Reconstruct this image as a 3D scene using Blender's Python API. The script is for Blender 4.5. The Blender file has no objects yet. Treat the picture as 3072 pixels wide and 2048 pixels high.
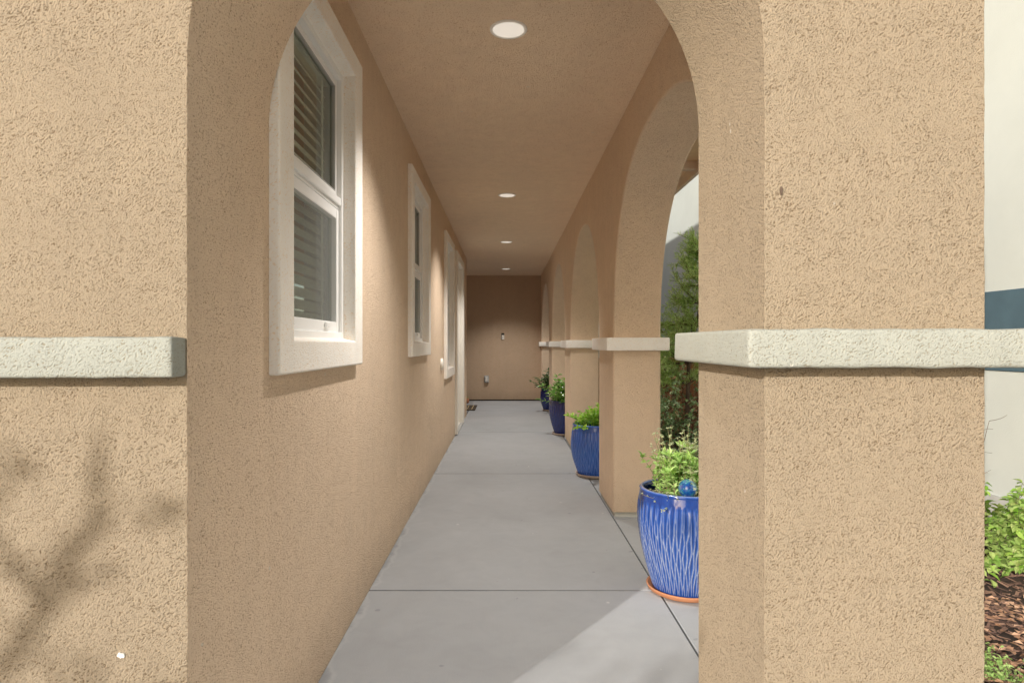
import bpy, bmesh, math, random
from mathutils import Vector, Matrix
random.seed(7)
SC = bpy.context.scene
COL = SC.collection
PI = math.pi

# ------------------------------------------------------------------ helpers
def link(o, parent=None):
    COL.objects.link(o)
    if parent is not None: o.parent = parent
    return o
def obj(name, bm, mat=None, parent=None, smooth=False):
    me = bpy.data.meshes.new(name)
    bmesh.ops.recalc_face_normals(bm, faces=bm.faces[:]) if getattr(bm, 'faces', None) and not getattr(obj, 'norecalc', False) else None
    bm.to_mesh(me); bm.free()
    if mat: 
        for m in (mat if isinstance(mat, (list, tuple)) else [mat]): me.materials.append(m)
    if smooth:
        for p in me.polygons: p.use_smooth = True
    o = bpy.data.objects.new(name, me)
    return link(o, parent)
def raw(name, verts, faces, mat=None, parent=None, smooth=False, midx=None):
    me = bpy.data.meshes.new(name)
    me.from_pydata(verts, [], faces); me.update()
    if mat:
        for m in (mat if isinstance(mat, (list, tuple)) else [mat]): me.materials.append(m)
    if midx:
        for p, i in zip(me.polygons, midx): p.material_index = i
    if smooth:
        for p in me.polygons: p.use_smooth = True
    o = bpy.data.objects.new(name, me)
    return link(o, parent)
def tag(o, label=None, cat=None, group=None, kind=None):
    if label: o['label'] = label
    if cat: o['category'] = cat
    if group: o['group'] = group
    if kind: o['kind'] = kind
    return o
def empty(name, loc):
    o = bpy.data.objects.new(name, None); o.location = loc; o.empty_display_size = .1
    return link(o)
def box(bm, x0, x1, y0, y1, z0, z1, bev=0, seg=2):
    r = bmesh.ops.create_cube(bm, size=1)
    vs = r['verts']
    for v in vs:
        v.co = Vector(((x0+x1)/2 + v.co.x*(x1-x0), (y0+y1)/2 + v.co.y*(y1-y0), (z0+z1)/2 + v.co.z*(z1-z0)))
    if bev:
        es = set()
        for v in vs:
            for e in v.link_edges: es.add(e)
        bmesh.ops.bevel(bm, geom=list(es), offset=bev, segments=seg, profile=.5, affect='EDGES')
def tube(V, F, pts, rads, n=6):
    """append a tapered tube to vertex / face lists"""
    base = len(V)
    for i, p in enumerate(pts):
        p = Vector(p)
        if i == 0: d = Vector(pts[1])-p
        elif i == len(pts)-1: d = p-Vector(pts[i-1])
        else: d = Vector(pts[i+1])-Vector(pts[i-1])
        if d.length < 1e-6: d = Vector((0, 0, 1))
        d.normalize()
        a = d.orthogonal().normalized() if abs(d.z) > .95 else d.cross(Vector((0, 0, 1))).normalized()
        b = d.cross(a)
        for k in range(n):
            t = 2*PI*k/n
            V.append(tuple(p + (a*math.cos(t)+b*math.sin(t))*rads[i]))
    for i in range(len(pts)-1):
        for k in range(n):
            k2 = (k+1) % n
            F.append((base+i*n+k, base+i*n+k2, base+(i+1)*n+k2, base+(i+1)*n+k))
    F.append(tuple(base+k for k in range(n))[::-1])
    F.append(tuple(base+(len(pts)-1)*n+k for k in range(n)))
def lathe(prof, n=48, close=False):
    V, F = [], []
    for (r, z) in prof:
        for k in range(n):
            t = 2*PI*k/n; V.append((r*math.cos(t), r*math.sin(t), z))
    for i in range(len(prof)-1):
        for k in range(n):
            k2 = (k+1) % n
            F.append((i*n+k, i*n+k2, (i+1)*n+k2, (i+1)*n+k))
    if close:
        F.append(tuple(range(n))[::-1]); m = (len(prof)-1)*n
        F.append(tuple(m+k for k in range(n)))
    return V, F
def wbevel(o, pred, width, seg=4):
    """bevel the edges whose midpoint pred() accepts and whose faces meet at an angle"""
    me = o.data
    bm = bmesh.new(); bm.from_mesh(me)
    es = []
    for e in bm.edges:
        if len(e.link_faces) == 2 and e.calc_face_angle(0) > math.radians(30):
            m = (e.verts[0].co+e.verts[1].co)/2
            if pred(m, e): es.append(e)
    bmesh.ops.bevel(bm, geom=es, offset=width, segments=seg, profile=.5, affect='EDGES', clamp_overlap=True)
    for f in bm.faces: f.smooth = False
    bm.to_mesh(me); bm.free()
    for p in me.polygons: p.use_smooth = True
    wn = o.modifiers.new('weighted', 'WEIGHTED_NORMAL'); wn.keep_sharp = True; wn.weight = 100
    me.set_sharp_from_angle(angle=math.radians(32)) if hasattr(me, 'set_sharp_from_angle') else None
def prism(name, outline, axis, a, b, mat, parent=None):
    """closed outline (u,v) extruded along axis from a to b"""
    bm = bmesh.new()
    def P(u, v, w):
        return (w, u, v) if axis == 'x' else (u, w, v)
    lo = [bm.verts.new(P(u, v, a)) for u, v in outline]
    hi = [bm.verts.new(P(u, v, b)) for u, v in outline]
    bm.faces.new(lo); bm.faces.new(hi[::-1])
    n = len(outline)
    for i in range(n):
        j = (i+1) % n
        bm.faces.new((lo[j], lo[i], hi[i], hi[j]))
    return obj(name, bm, mat, parent)

# ------------------------------------------------------------------ materials
def mat(name):
    m = bpy.data.materials.new(name); m.use_nodes = True
    nt = m.node_tree; nt.nodes.clear()
    out = nt.nodes.new('ShaderNodeOutputMaterial')
    b = nt.nodes.new('ShaderNodeBsdfPrincipled')
    nt.links.new(b.outputs[0], out.inputs[0])
    return m, nt, b, out
def N(nt, t, **kw):
    n = nt.nodes.new(t)
    for k, v in kw.items():
        if k in n.inputs: n.inputs[k].default_value = v
        else: setattr(n, k, v)
    return n
def L(nt, a, b): nt.links.new(a, b)
def pos(nt, scale=(1, 1, 1), rot=(0, 0, 0), coord='pos'):
    if coord == 'pos': g = nt.nodes.new('ShaderNodeNewGeometry').outputs['Position']
    else: g = nt.nodes.new('ShaderNodeTexCoord').outputs['Object']
    mp = nt.nodes.new('ShaderNodeMapping'); mp.inputs['Scale'].default_value = scale; mp.inputs['Rotation'].default_value = rot
    L(nt, g, mp.inputs['Vector']); return mp.outputs[0]
def noise(nt, v, scale, detail=3, rough=.55, dist=0):
    n = N(nt, 'ShaderNodeTexNoise'); n.inputs['Scale'].default_value = scale; n.inputs['Detail'].default_value = detail
    n.inputs['Roughness'].default_value = rough; n.inputs['Distortion'].default_value = dist
    L(nt, v, n.inputs['Vector']); return n.outputs['Fac']
def ramp(nt, f, stops):
    r = nt.nodes.new('ShaderNodeValToRGB'); el = r.color_ramp.elements
    while len(el) < len(stops): el.new(.5)
    for e, (p, c) in zip(el, stops):
        e.position = p; e.color = (c, c, c, 1) if isinstance(c, (int, float)) else (*c, 1)
    L(nt, f, r.inputs[0]); return r.outputs[0]
def mix(nt, f, a, b, mode='MIX'):
    m = nt.nodes.new('ShaderNodeMix'); m.data_type = 'RGBA'; m.blend_type = mode
    for s, v in ((m.inputs[0], f), (m.inputs[6], a), (m.inputs[7], b)):
        if hasattr(v, 'is_linked') or isinstance(v, bpy.types.NodeSocket): L(nt, v, s)
        elif isinstance(v, (int, float)): s.default_value = v if s == m.inputs[0] else (v, v, v, 1)
        else: s.default_value = (*v, 1)
    return m.outputs[2]
def math_(nt, op, a, b=0.0):
    m = nt.nodes.new('ShaderNodeMath'); m.operation = op
    for s, v in ((m.inputs[0], a), (m.inputs[1], b)):
        if isinstance(v, bpy.types.NodeSocket): L(nt, v, s)
        else: s.default_value = v
    return m.outputs[0]
def bump(nt, h, strength, dist, normal=None):
    b = nt.nodes.new('ShaderNodeBump'); b.inputs['Strength'].default_value = strength; b.inputs['Distance'].default_value = dist
    L(nt, h, b.inputs['Height'])
    if normal is not None: L(nt, normal, b.inputs['Normal'])
    return b.outputs[0]

def stucco(name, col, coarse=1.0, scale=95, rough=.95, blend=None, pit=.5, tilt=.55):
    m, nt, b, out = mat(name)
    v0 = pos(nt, (1, 1, 1), (0, tilt, 0))
    mp = nt.nodes.new('ShaderNodeMapping'); mp.inputs['Scale'].default_value = (.62, .8, 1.1); L(nt, v0, mp.inputs['Vector']); v = mp.outputs[0]
    n1 = noise(nt, v, scale, 2, .55, 0)
    n2 = noise(nt, v, scale*.5, 2, .5, 0)
    h = math_(nt, 'ADD', math_(nt, 'MULTIPLY', n1, .7), math_(nt, 'MULTIPLY', n2, .3))
    hs = ramp(nt, math_(nt, 'ADD', math_(nt, 'MULTIPLY', h, .8), math_(nt, 'MULTIPLY', noise(nt, v0, scale*1.9, 2, .6), .2)), [(.30, 0.0), (.46, .66), (.70, 1.0)])
    h = math_(nt, 'ADD', h, math_(nt, 'MULTIPLY', math_(nt, 'SUBTRACT', noise(nt, pos(nt), 16, 2), .5), .16))
    pits = ramp(nt, h, [(.335, (pit, pit*.88, pit*.74)), (.425, (1.0, 1.0, 1.0))])
    vb = pos(nt)
    big = ramp(nt, noise(nt, vb, 1.3, 4, .6), [(.3, .965), (.7, 1.02)])
    mid = ramp(nt, noise(nt, vb, 9, 3, .6), [(.3, .975), (.7, 1.02)])
    # soiling near the ground
    sep = N(nt, 'ShaderNodeSeparateXYZ'); L(nt, vb, sep.inputs[0])
    low = ramp(nt, math_(nt, 'ADD', sep.outputs[2], math_(nt, 'MULTIPLY', noise(nt, vb, 5, 4, .6), .22)), [(.10, .80), (.36, 1.0)])
    vs = pos(nt, (6, 6, .5))
    streak = ramp(nt, noise(nt, vs, 1.5, 3, .6), [(.35, .975), (.7, 1.01)])
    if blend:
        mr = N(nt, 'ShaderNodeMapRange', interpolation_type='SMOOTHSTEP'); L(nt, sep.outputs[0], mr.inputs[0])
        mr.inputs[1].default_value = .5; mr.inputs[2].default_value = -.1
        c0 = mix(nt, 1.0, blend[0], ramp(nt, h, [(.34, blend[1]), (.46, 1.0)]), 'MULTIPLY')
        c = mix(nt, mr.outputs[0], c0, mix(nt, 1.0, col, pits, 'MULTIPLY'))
    else: c = mix(nt, 1.0, col, pits, 'MULTIPLY')
    c = mix(nt, 1.0, c, big, 'MULTIPLY'); c = mix(nt, 1.0, c, mid, 'MULTIPLY')
    c = mix(nt, 1.0, c, low, 'MULTIPLY'); c = mix(nt, 1.0, c, streak, 'MULTIPLY')
    # sparse pale flecks
    fl = ramp(nt, noise(nt, vb, 26, 1, .4), [(.80, 0.0), (.82, .5)])
    c = mix(nt, fl, c, (.75, .72, .66))
    L(nt, c, b.inputs['Base Color'])
    b.inputs['Roughness'].default_value = rough
    b.inputs['Specular IOR Level'].default_value = .15
    L(nt, bump(nt, hs, .9, .006*coarse), b.inputs['Normal'])
    return m

TAN_SHADED = (.895, .70, .52); TAN_SUNLIT = (.425, .345, .252)  # same stucco: darkened where sunlit, lightened where shaded, to even out the light
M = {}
M['stucco_front'] = stucco('stucco_front', TAN_SUNLIT, 1.0, 360, pit=.62)
M['stucco'] = stucco('stucco_porch', TAN_SHADED, 1.5, 250, pit=.72)
M['stucco_reveal'] = stucco('stucco_reveal', TAN_SHADED, 1.1, 270, pit=.7, blend=(TAN_SUNLIT, .7))  # colour offsets light: darker at the sunlit right jamb, lighter where shaded
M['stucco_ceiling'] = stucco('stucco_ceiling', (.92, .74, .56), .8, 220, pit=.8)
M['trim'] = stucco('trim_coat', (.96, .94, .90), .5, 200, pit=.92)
M['trim_front'] = stucco('trim_coat_front', (.43, .445, .405), .5, 330, pit=.85)  # same trim coat: darkened for the sunlit front, whitened for the shaded arcade
M['surround'] = stucco('surround_coat', (.95, .91, .85), .3, 190, pit=.95)

def simple(name, col, rough=.5, metal=0, spec=.5, bumpy=0, bscale=60, var=.06, coord='pos'):
    m, nt, b, out = mat(name)
    v = pos(nt, coord=coord)
    f = ramp(nt, noise(nt, v, 7, 4, .6), [(.3, 1-var), (.7, 1+var)])
    L(nt, mix(nt, 1.0, col, f, 'MULTIPLY'), b.inputs['Base Color'])
    b.inputs['Roughness'].default_value = rough; b.inputs['Metallic'].default_value = metal
    b.inputs['Specular IOR Level'].default_value = spec
    if bumpy: L(nt, bump(nt, noise(nt, v, bscale, 3), .5, bumpy), b.inputs['Normal'])
    return m
M['vinyl'] = simple('white_vinyl', (.86, .86, .85), .35, var=.015)
M['vinyl_in'] = simple('interior_white', (.80, .82, .78), .5, var=.02)
M['blind'] = simple('blind_slat', (.86, .88, .82), .45, var=.03)
M['door'] = simple('door_paint', (.80, .76, .68), .4, var=.02)
M['casing'] = simple('casing_paint', (.84, .80, .73), .55, var=.03)
M['plastic'] = simple('cover_plastic', (.84, .80, .72), .4, var=.02)
M['grey_plastic'] = simple('grey_plastic', (.42, .42, .41), .35, var=.04)
M['clear_plastic'] = simple('smoky_plastic', (.62, .62, .60), .15, var=.04)
M['black_metal'] = simple('black_metal', (.03, .028, .026), .4, var=.1)
M['card'] = simple('white_card', (.85, .82, .75), .6, var=.02)
M['ink'] = simple('ink', (.06, .05, .05), .7)
M['mat_rubber'] = simple('mat_fibre', (.055, .04, .028), .95, bumpy=.004, bscale=300, var=.2)
M['mat_motif'] = simple('mat_motif', (.42, .33, .19), .95, bumpy=.003, bscale=300, var=.15)
M['terracotta'] = simple('terracotta', (.46, .20, .10), .75, bumpy=.0015, bscale=90, var=.12)
M['pale_clay'] = simple('pale_clay', (.58, .47, .40), .8, bumpy=.0015, bscale=90, var=.12)
M['soil'] = simple('soil', (.045, .03, .022), .95, bumpy=.02, bscale=55, var=.4)
M['bark'] = simple('bark', (.14, .10, .075), .9, bumpy=.01, bscale=50, var=.3)
M['twig'] = simple('twig', (.20, .17, .08), .8, var=.2)
M['gasket'] = simple('gasket', (.42, .42, .41), .6)
M['room'] = simple('room_paint', (.75, .76, .70), .8, var=.03)
M['fascia'] = simple('fascia_board', (.74, .60, .48), .6, var=.05)
M['soffit'] = simple('soffit_board', (.86, .66, .45), .8, bumpy=.003, bscale=60, var=.05)
M['band'] = simple('shadow_blue', (.075, .13, .165), .75, bumpy=.003, bscale=90, var=.08)  # colour of the shadow painted on the neighbour's wall
M['foundation'] = simple('foundation', (.52, .52, .49), .9, bumpy=.004, bscale=40, var=.08)
M['roof_tile'] = simple('roof_tile', (.20, .12, .08), .85, bumpy=.01, bscale=20, var=.2)

# neighbour's wall: smooth pale render
m, nt, b, out = mat('pale_render'); M['pale'] = m
v = pos(nt)
c = mix(nt, 1.0, (.60, .635, .60), ramp(nt, noise(nt, v, 1.5, 4, .6), [(.3, .95), (.7, 1.03)]), 'MULTIPLY')
L(nt, c, b.inputs['Base Color']); b.inputs['Roughness'].default_value = .9
L(nt, bump(nt, noise(nt, v, 90, 3), .5, .003), b.inputs['Normal'])

# wood fence
m, nt, b, out = mat('fence_wood'); M['fence'] = m
v = pos(nt, (14, 14, 1.2))
c = ramp(nt, noise(nt, v, 3, 5, .65, .4), [(.25, (.24, .11, .045)), (.55, (.50, .24, .10)), (.8, (.62, .33, .16))])
L(nt, c, b.inputs['Base Color']); b.inputs['Roughness'].default_value = .8

# concrete
def concrete(name, col):
    m, nt, b, out = mat(name)
    v = pos(nt)
    g = ramp(nt, noise(nt, v, .9, 5, .62, .3), [(.28, .88), (.5, .98), (.72, 1.07)])
    s = ramp(nt, noise(nt, v, 6, 5, .65, .8), [(.3, .955), (.65, 1.02)])
    fine = ramp(nt, noise(nt, v, 260, 2, .6), [(.3, .95), (.7, 1.04)])
    spots = ramp(nt, noise(nt, v, 14, 1, .4), [(.765, 1.0), (.785, .80)])
    pale = ramp(nt, noise(nt, pos(nt, (1, .8, 1), (0, 0, .4)), 17, 1, .4), [(.79, 0.0), (.80, .45)])
    c = mix(nt, 1.0, col, g, 'MULTIPLY')
    for q in (s, fine, spots): c = mix(nt, 1.0, c, q, 'MULTIPLY')
    c = mix(nt, pale, c, (.66, .66, .63))
    sp = N(nt, 'ShaderNodeSeparateXYZ'); L(nt, v, sp.inputs[0])
    wob = math_(nt, 'ADD', sp.outputs[0], math_(nt, 'MULTIPLY', noise(nt, v, 3.5, 4, .6), .22))
    edge = ramp(nt, math_(nt, 'ADD', wob, 1.0), [(.395, .80), (.425, 1.0)])
    line = ramp(nt, math_(nt, 'ADD', wob, 1.0), [(.415, 0.0), (.432, .14), (.45, 0.0)])
    c = mix(nt, 1.0, c, edge, 'MULTIPLY'); c = mix(nt, line, c, (.68, .68, .66))
    L(nt, c, b.inputs['Base Color'])
    L(nt, ramp(nt, noise(nt, v, 3, 4, .6), [(.3, .62), (.7, .82)]), b.inputs['Roughness'])
    b.inputs['Specular IOR Level'].default_value = .25
    h = math_(nt, 'ADD', noise(nt, v, 190, 3), math_(nt, 'MULTIPLY', noise(nt, pos(nt, (60, 1.5, 1)), 2, 2), .6))
    L(nt, bump(nt, h, .35, .0012), b.inputs['Normal'])
    return m
M['concrete'] = concrete('porch_concrete', (.365, .38, .40))
M['drive'] = concrete('drive_concrete', (.62, .60, .56))
M['joint'] = simple('joint_gap', (.03, .028, .025), .95, bumpy=.01, bscale=80, var=.3)

# glass
def glass(name, tint, amount=.14):
    m = bpy.data.materials.new(name); m.use_nodes = True; nt = m.node_tree; nt.nodes.clear()
    out = nt.nodes.new('ShaderNodeOutputMaterial')
    tr = N(nt, 'ShaderNodeBsdfTransparent'); tr.inputs[0].default_value = (*tint, 1)
    gl = N(nt, 'ShaderNodeBsdfGlossy'); gl.inputs['Roughness'].default_value = .02
    fr = N(nt, 'ShaderNodeFresnel'); fr.inputs[0].default_value = 1.5
    mx = nt.nodes.new('ShaderNodeMixShader')
    L(nt, math_(nt, 'ADD', fr.outputs[0], amount*.3), mx.inputs[0])
    L(nt, tr.outputs[0], mx.inputs[1]); L(nt, gl.outputs[0], mx.inputs[2]); L(nt, mx.outputs[0], out.inputs[0])
    return m
M['glass'] = glass('window_glass', (.90, .97, .91))
# insect screen: fine semi-transparent mesh
m = bpy.data.materials.new('insect_screen'); m.use_nodes = True; nt = m.node_tree; nt.nodes.clear()
out = nt.nodes.new('ShaderNodeOutputMaterial')
tr = N(nt, 'ShaderNodeBsdfTransparent'); df = N(nt, 'ShaderNodeBsdfDiffuse'); df.inputs[0].default_value = (.30, .31, .30, 1)
mx = nt.nodes.new('ShaderNodeMixShader'); mx.inputs[0].default_value = .34
L(nt, tr.outputs[0], mx.inputs[1]); L(nt, df.outputs[0], mx.inputs[2]); L(nt, mx.outputs[0], out.inputs[0])
M['screen'] = m

# glazed pot: base colour follows the "glaze" attribute (0 in the grooves, 1 on the worn ridges)
def glaze(name, deep, mid_, worn, rough=.12):
    m, nt, b, out = mat(name)
    at = N(nt, 'ShaderNodeAttribute', attribute_name='glaze')
    v = pos(nt, (1, 1, .35), coord='obj')
    n = noise(nt, v, 28, 4, .65, .6)
    f = math_(nt, 'ADD', at.outputs['Fac'], math_(nt, 'MULTIPLY', math_(nt, 'SUBTRACT', n, .5), .4))
    c = ramp(nt, f, [(.08, deep), (.48, mid_), (.80, tuple(.5*(a+w) for a, w in zip(mid_, worn))), (1.0, worn)])
    L(nt, c, b.inputs['Base Color'])
    b.inputs['Roughness'].default_value = rough
    b.inputs['Coat Weight'].default_value = .6; b.inputs['Coat Roughness'].default_value = .06
    L(nt, bump(nt, n, .25, .002), b.inputs['Normal'])
    return m
M['glaze_a'] = glaze('glaze_cobalt_worn', (.004, .016, .12), (.015, .07, .31), (.36, .40, .48))
M['glaze_b'] = glaze('glaze_cobalt', (.012, .06, .36), (.03, .14, .62), (.16, .30, .75), .18)
M['glaze_c'] = glaze('glaze_navy', (.002, .006, .06), (.006, .018, .16), (.03, .06, .30), .10)

def leafmat(name, c0, c1, trans=.35, rough=.45, edge=None):
    m = bpy.data.materials.new(name); m.use_nodes = True; nt = m.node_tree; nt.nodes.clear()
    out = nt.nodes.new('ShaderNodeOutputMaterial')
    b = nt.nodes.new('ShaderNodeBsdfPrincipled'); tl = nt.nodes.new('ShaderNodeBsdfTranslucent')
    g = nt.nodes.new('ShaderNodeNewGeometry')
    f = g.outputs['Random Per Island']
    c = ramp(nt, f, [(0, c0), (.6, tuple((a+b_)/2 for a, b_ in zip(c0, c1))), (1, c1)])
    n = noise(nt, pos(nt), 35, 2)
    c = mix(nt, 1.0, c, ramp(nt, n, [(.3, .8), (.7, 1.15)]), 'MULTIPLY')
    L(nt, c, b.inputs['Base Color']); b.inputs['Roughness'].default_value = rough
    b.inputs['Specular IOR Level'].default_value = .4
    L(nt, mix(nt, 1.0, c, (1.2, 1.3, .6), 'MULTIPLY'), tl.inputs[0])
    mx = nt.nodes.new('ShaderNodeMixShader'); mx.inputs[0].default_value = trans
    L(nt, b.outputs[0], mx.inputs[1]); L(nt, tl.outputs[0], mx.inputs[2]); L(nt, mx.outputs[0], out.inputs[0])
    return m
M['leaf_lime'] = leafmat('leaf_lime', (.24, .48, .06), (.58, .78, .20))
M['leaf_herb'] = leafmat('leaf_herb', (.24, .42, .11), (.56, .72, .30))
M['leaf_sage'] = leafmat('leaf_sage', (.30, .36, .22), (.60, .62, .42))
M['leaf_gloss'] = leafmat('leaf_gloss', (.10, .28, .05), (.38, .60, .18), .2, .22)
M['leaf_dark'] = leafmat('leaf_dark', (.06, .13, .05), (.28, .40, .20), .2, .25)
M['leaf_needle'] = leafmat('leaf_needle', (.38, .58, .18), (.80, .88, .56), .35)
M['leaf_round'] = leafmat('leaf_round', (.20, .34, .15), (.58, .72, .50), .25, .3)
M['leaf_dry'] = leafmat('leaf_dry', (.36, .19, .11), (.68, .44, .30), .1, .8)
M['leaf_spring'] = leafmat('leaf_spring', (.20, .36, .07), (.50, .60, .22), .3)
M['mulch'] = leafmat('mulch_chip', (.05, .03, .028), (.30, .18, .13), 0, .9)

# ------------------------------------------------------------------ measures (metres; camera at x=0,y=0)
EYE = 1.25
XL, XR = -.696, .775          # porch faces
XJ = .565                     # entry arch right jamb
Y0, Y1 = 1.379, 1.852         # entry wall front / back
YE = 13.94                    # end wall
ZC = 2.76                     # ceiling
XO = 1.122                    # outer face of the arcade
XN = 3.5                      # neighbour's wall

from mathutils import noise as MN
def waver(o, axis, step, lo, hi, amp, keep=lambda c: True, f=38):
    me = o.data; bm = bmesh.new(); bm.from_mesh(me); t = lo
    no = Vector((1, 0, 0)) if axis == 0 else Vector((0, 0, 1))
    while t < hi:
        c = Vector((0, 0, 0)); c[axis] = t
        bmesh.ops.bisect_plane(bm, geom=bm.verts[:]+bm.edges[:]+bm.faces[:], dist=1e-5, plane_co=c, plane_no=no); t += step
    for v in bm.verts:
        if keep(v.co): v.co += MN.noise_vector(v.co*f)*amp + MN.noise_vector(v.co*9)*amp*1.2
    bm.to_mesh(me); bm.free()
# ------------------------------------------------------------------ entry arch wall
def arc(cx, cz, r, a0, a1, n):
    return [(cx+r*math.cos(a0+(a1-a0)*i/n), cz+r*math.sin(a0+(a1-a0)*i/n)) for i in range(n+1)]
cx = (XL+XJ)/2; r = (XJ-XL)/2; zs = 1.876
ol = [(-9, -.05), (XL, -.05)] + arc(cx, zs, r, PI, 0, 48) + [(XJ, -.05), (1.046, -.05), (1.046, 3.25), (-9, 3.25)]  # left stretch runs on unseen, added to keep sun out of the room
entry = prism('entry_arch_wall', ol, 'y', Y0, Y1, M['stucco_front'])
wbevel(entry, lambda m, e: m.z > .01 and (m.y < Y0+.01 or (m.y > Y1-.01 and m.x > XJ-.01 and m.x < XJ+.01 and m.z < zs)), .012, 4)
waver(entry, 2, .014, .02, 2.6, .0013, lambda c: c.y < Y1-.01 and c.z > .01)
entry.data.materials.append(M['stucco_reveal'])
for p in entry.data.polygons:
    if abs(p.normal.y) < .75 and -.75 < p.center.x < XJ+.01 or p.normal.y > .75: p.material_index = 1
tag(entry, 'sunlit coarse tan stucco front wall pierced by the tall entry arch', 'wall')
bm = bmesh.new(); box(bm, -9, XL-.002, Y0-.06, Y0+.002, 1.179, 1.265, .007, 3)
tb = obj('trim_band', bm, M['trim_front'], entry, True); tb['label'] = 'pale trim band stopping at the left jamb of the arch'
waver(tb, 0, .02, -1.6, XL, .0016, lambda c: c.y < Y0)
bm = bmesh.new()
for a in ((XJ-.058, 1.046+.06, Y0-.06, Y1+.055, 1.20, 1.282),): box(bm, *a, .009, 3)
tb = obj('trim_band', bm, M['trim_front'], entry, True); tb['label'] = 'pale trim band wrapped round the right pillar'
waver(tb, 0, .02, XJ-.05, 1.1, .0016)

# ------------------------------------------------------------------ arcade wall
piers = [4.57, 7.61, 10.64, 13.62]      # near corners
PD = .69
ops = [(2.09, 4.57), (4.57+PD, 7.61), (7.61+PD, 10.64), (10.64+PD, 13.62)]
sgn = lambda v: 1 if v >= 0 else -1
ol = [(Y1+.002, .035)]
for a, b_ in ops:
    rr = (b_-a)/2; zc = EYE; ex = 2.4 if a < 3 else 2.2
    ol += [(a, .035), (a, zc)] + [((a+b_)/2+rr*sgn(math.cos(q))*abs(math.cos(q))**(2/ex), zc+(1.225 if a < 3 else 1.185)*math.sin(q)**(2/ex)) for q in [PI*(1-i/48) for i in range(1, 48)]] + [(b_, zc), (b_, .035)]
ol += [(YE, .035), (YE, ZC+.1), (Y1+.002, ZC+.1)]
arcade = prism('arcade_wall', ol, 'x', XR, XO, M['stucco'])
wbevel(arcade, lambda m, e: m.z < ZC+.05 and m.z > .05 and Y1+.05 < m.y < YE-.05, .016, 4)
tag(arcade, 'tan stucco arcade wall of four round arches along the right side', 'wall')
bm = bmesh.new(); box(bm, XR-.002, XR+.055, Y1+.056, 2.11, 1.203, 1.297)
for i, y in enumerate(piers):
    bm = bmesh.new()
    y1 = min(y+PD+.05, YE-.004)
    box(bm, XR-.052, XO+.052, y-.05, y1, 1.203, 1.297, .006, 2)
    t = obj('trim_band', bm, M['trim'], arcade, True)
    y1 = min(y+PD-.012, YE-.012)
    bm = bmesh.new(); box(bm, XR+.014, XO-.014, y+.014, y1, -.02, .036)
    obj('footing', bm, M['foundation'], arcade)
bm = bmesh.new(); box(bm, XR+.014, XO-.014, Y1+.02, 2.078, -.02, .036); obj('footing', bm, M['foundation'], arcade)

# ------------------------------------------------------------------ house wall with window and door openings
W1, W2, W3 = (1.988, 2.803), (4.62, 5.47), (7.25, 8.10)
ZB, ZT = 1.262, 2.44
ZB3 = .96
DY, DZ = (8.78, 9.90), 2.44
def cell_wall(name, us, vs, hole, x0, x1, mat_, parent=None):
    bm = bmesh.new(); cache = {}
    def vtx(x, u, v):
        k = (round(x, 5), round(u, 5), round(v, 5))
        if k not in cache: cache[k] = bm.verts.new(k)
        return cache[k]
    nu, nv = len(us)-1, len(vs)-1
    solid = lambda i, j: 0 <= i < nu and 0 <= j < nv and not hole((us[i]+us[i+1])/2, (vs[j]+vs[j+1])/2)
    for i in range(nu):
        for j in range(nv):
            if not solid(i, j): continue
            a, b_, c, d = us[i], us[i+1], vs[j], vs[j+1]
            bm.faces.new([vtx(x0, a, c), vtx(x0, b_, c), vtx(x0, b_, d), vtx(x0, a, d)])
            bm.faces.new([vtx(x1, a, d), vtx(x1, b_, d), vtx(x1, b_, c), vtx(x1, a, c)])
            if not solid(i-1, j): bm.faces.new([vtx(x0, a, c), vtx(x0, a, d), vtx(x1, a, d), vtx(x1, a, c)])
            if not solid(i+1, j): bm.faces.new([vtx(x0, b_, d), vtx(x0, b_, c), vtx(x1, b_, c), vtx(x1, b_, d)])
            if not solid(i, j-1): bm.faces.new([vtx(x0, b_, c), vtx(x0, a, c), vtx(x1, a, c), vtx(x1, b_, c)])
            if not solid(i, j+1): bm.faces.new([vtx(x0, a, d), vtx(x0, b_, d), vtx(x1, b_, d), vtx(x1, a, d)])
    return obj(name, bm, mat_, parent)
wins = [(W1, ZB), (W2, ZB), (W3, ZB3)]
def hole(y, z):
    for (a, b_), zb in wins:
        if a < y < b_ and zb < z < ZT: return True
    return DY[0] < y < DY[1] and z < DZ and z > -.1
us = sorted([Y1-.03, 11.0, *W1, *W2, *W3, *DY]); vs = sorted([-.05, 0, ZB3, ZB, ZT, ZC+.1])
house = cell_wall('house_wall', us, vs, hole, XL-.0015, XL-.2, M['stucco'])
tag(house, 'long tan stucco house wall with three white windows and a door on the left', 'wall')
# room behind the windows
bm = bmesh.new(); box(bm, -3.1, XL-.201, Y1+.01, 10.99, -.04, ZC+.09)
bmesh.ops.delete(bm, geom=[f for f in bm.faces if f.calc_center_median().x > XL-.25 or f.calc_center_median().x < -3.05], context='FACES')  # unseen far side left open to let daylight onto the blinds
obj('room_interior', bm, M['room'], house)

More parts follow.
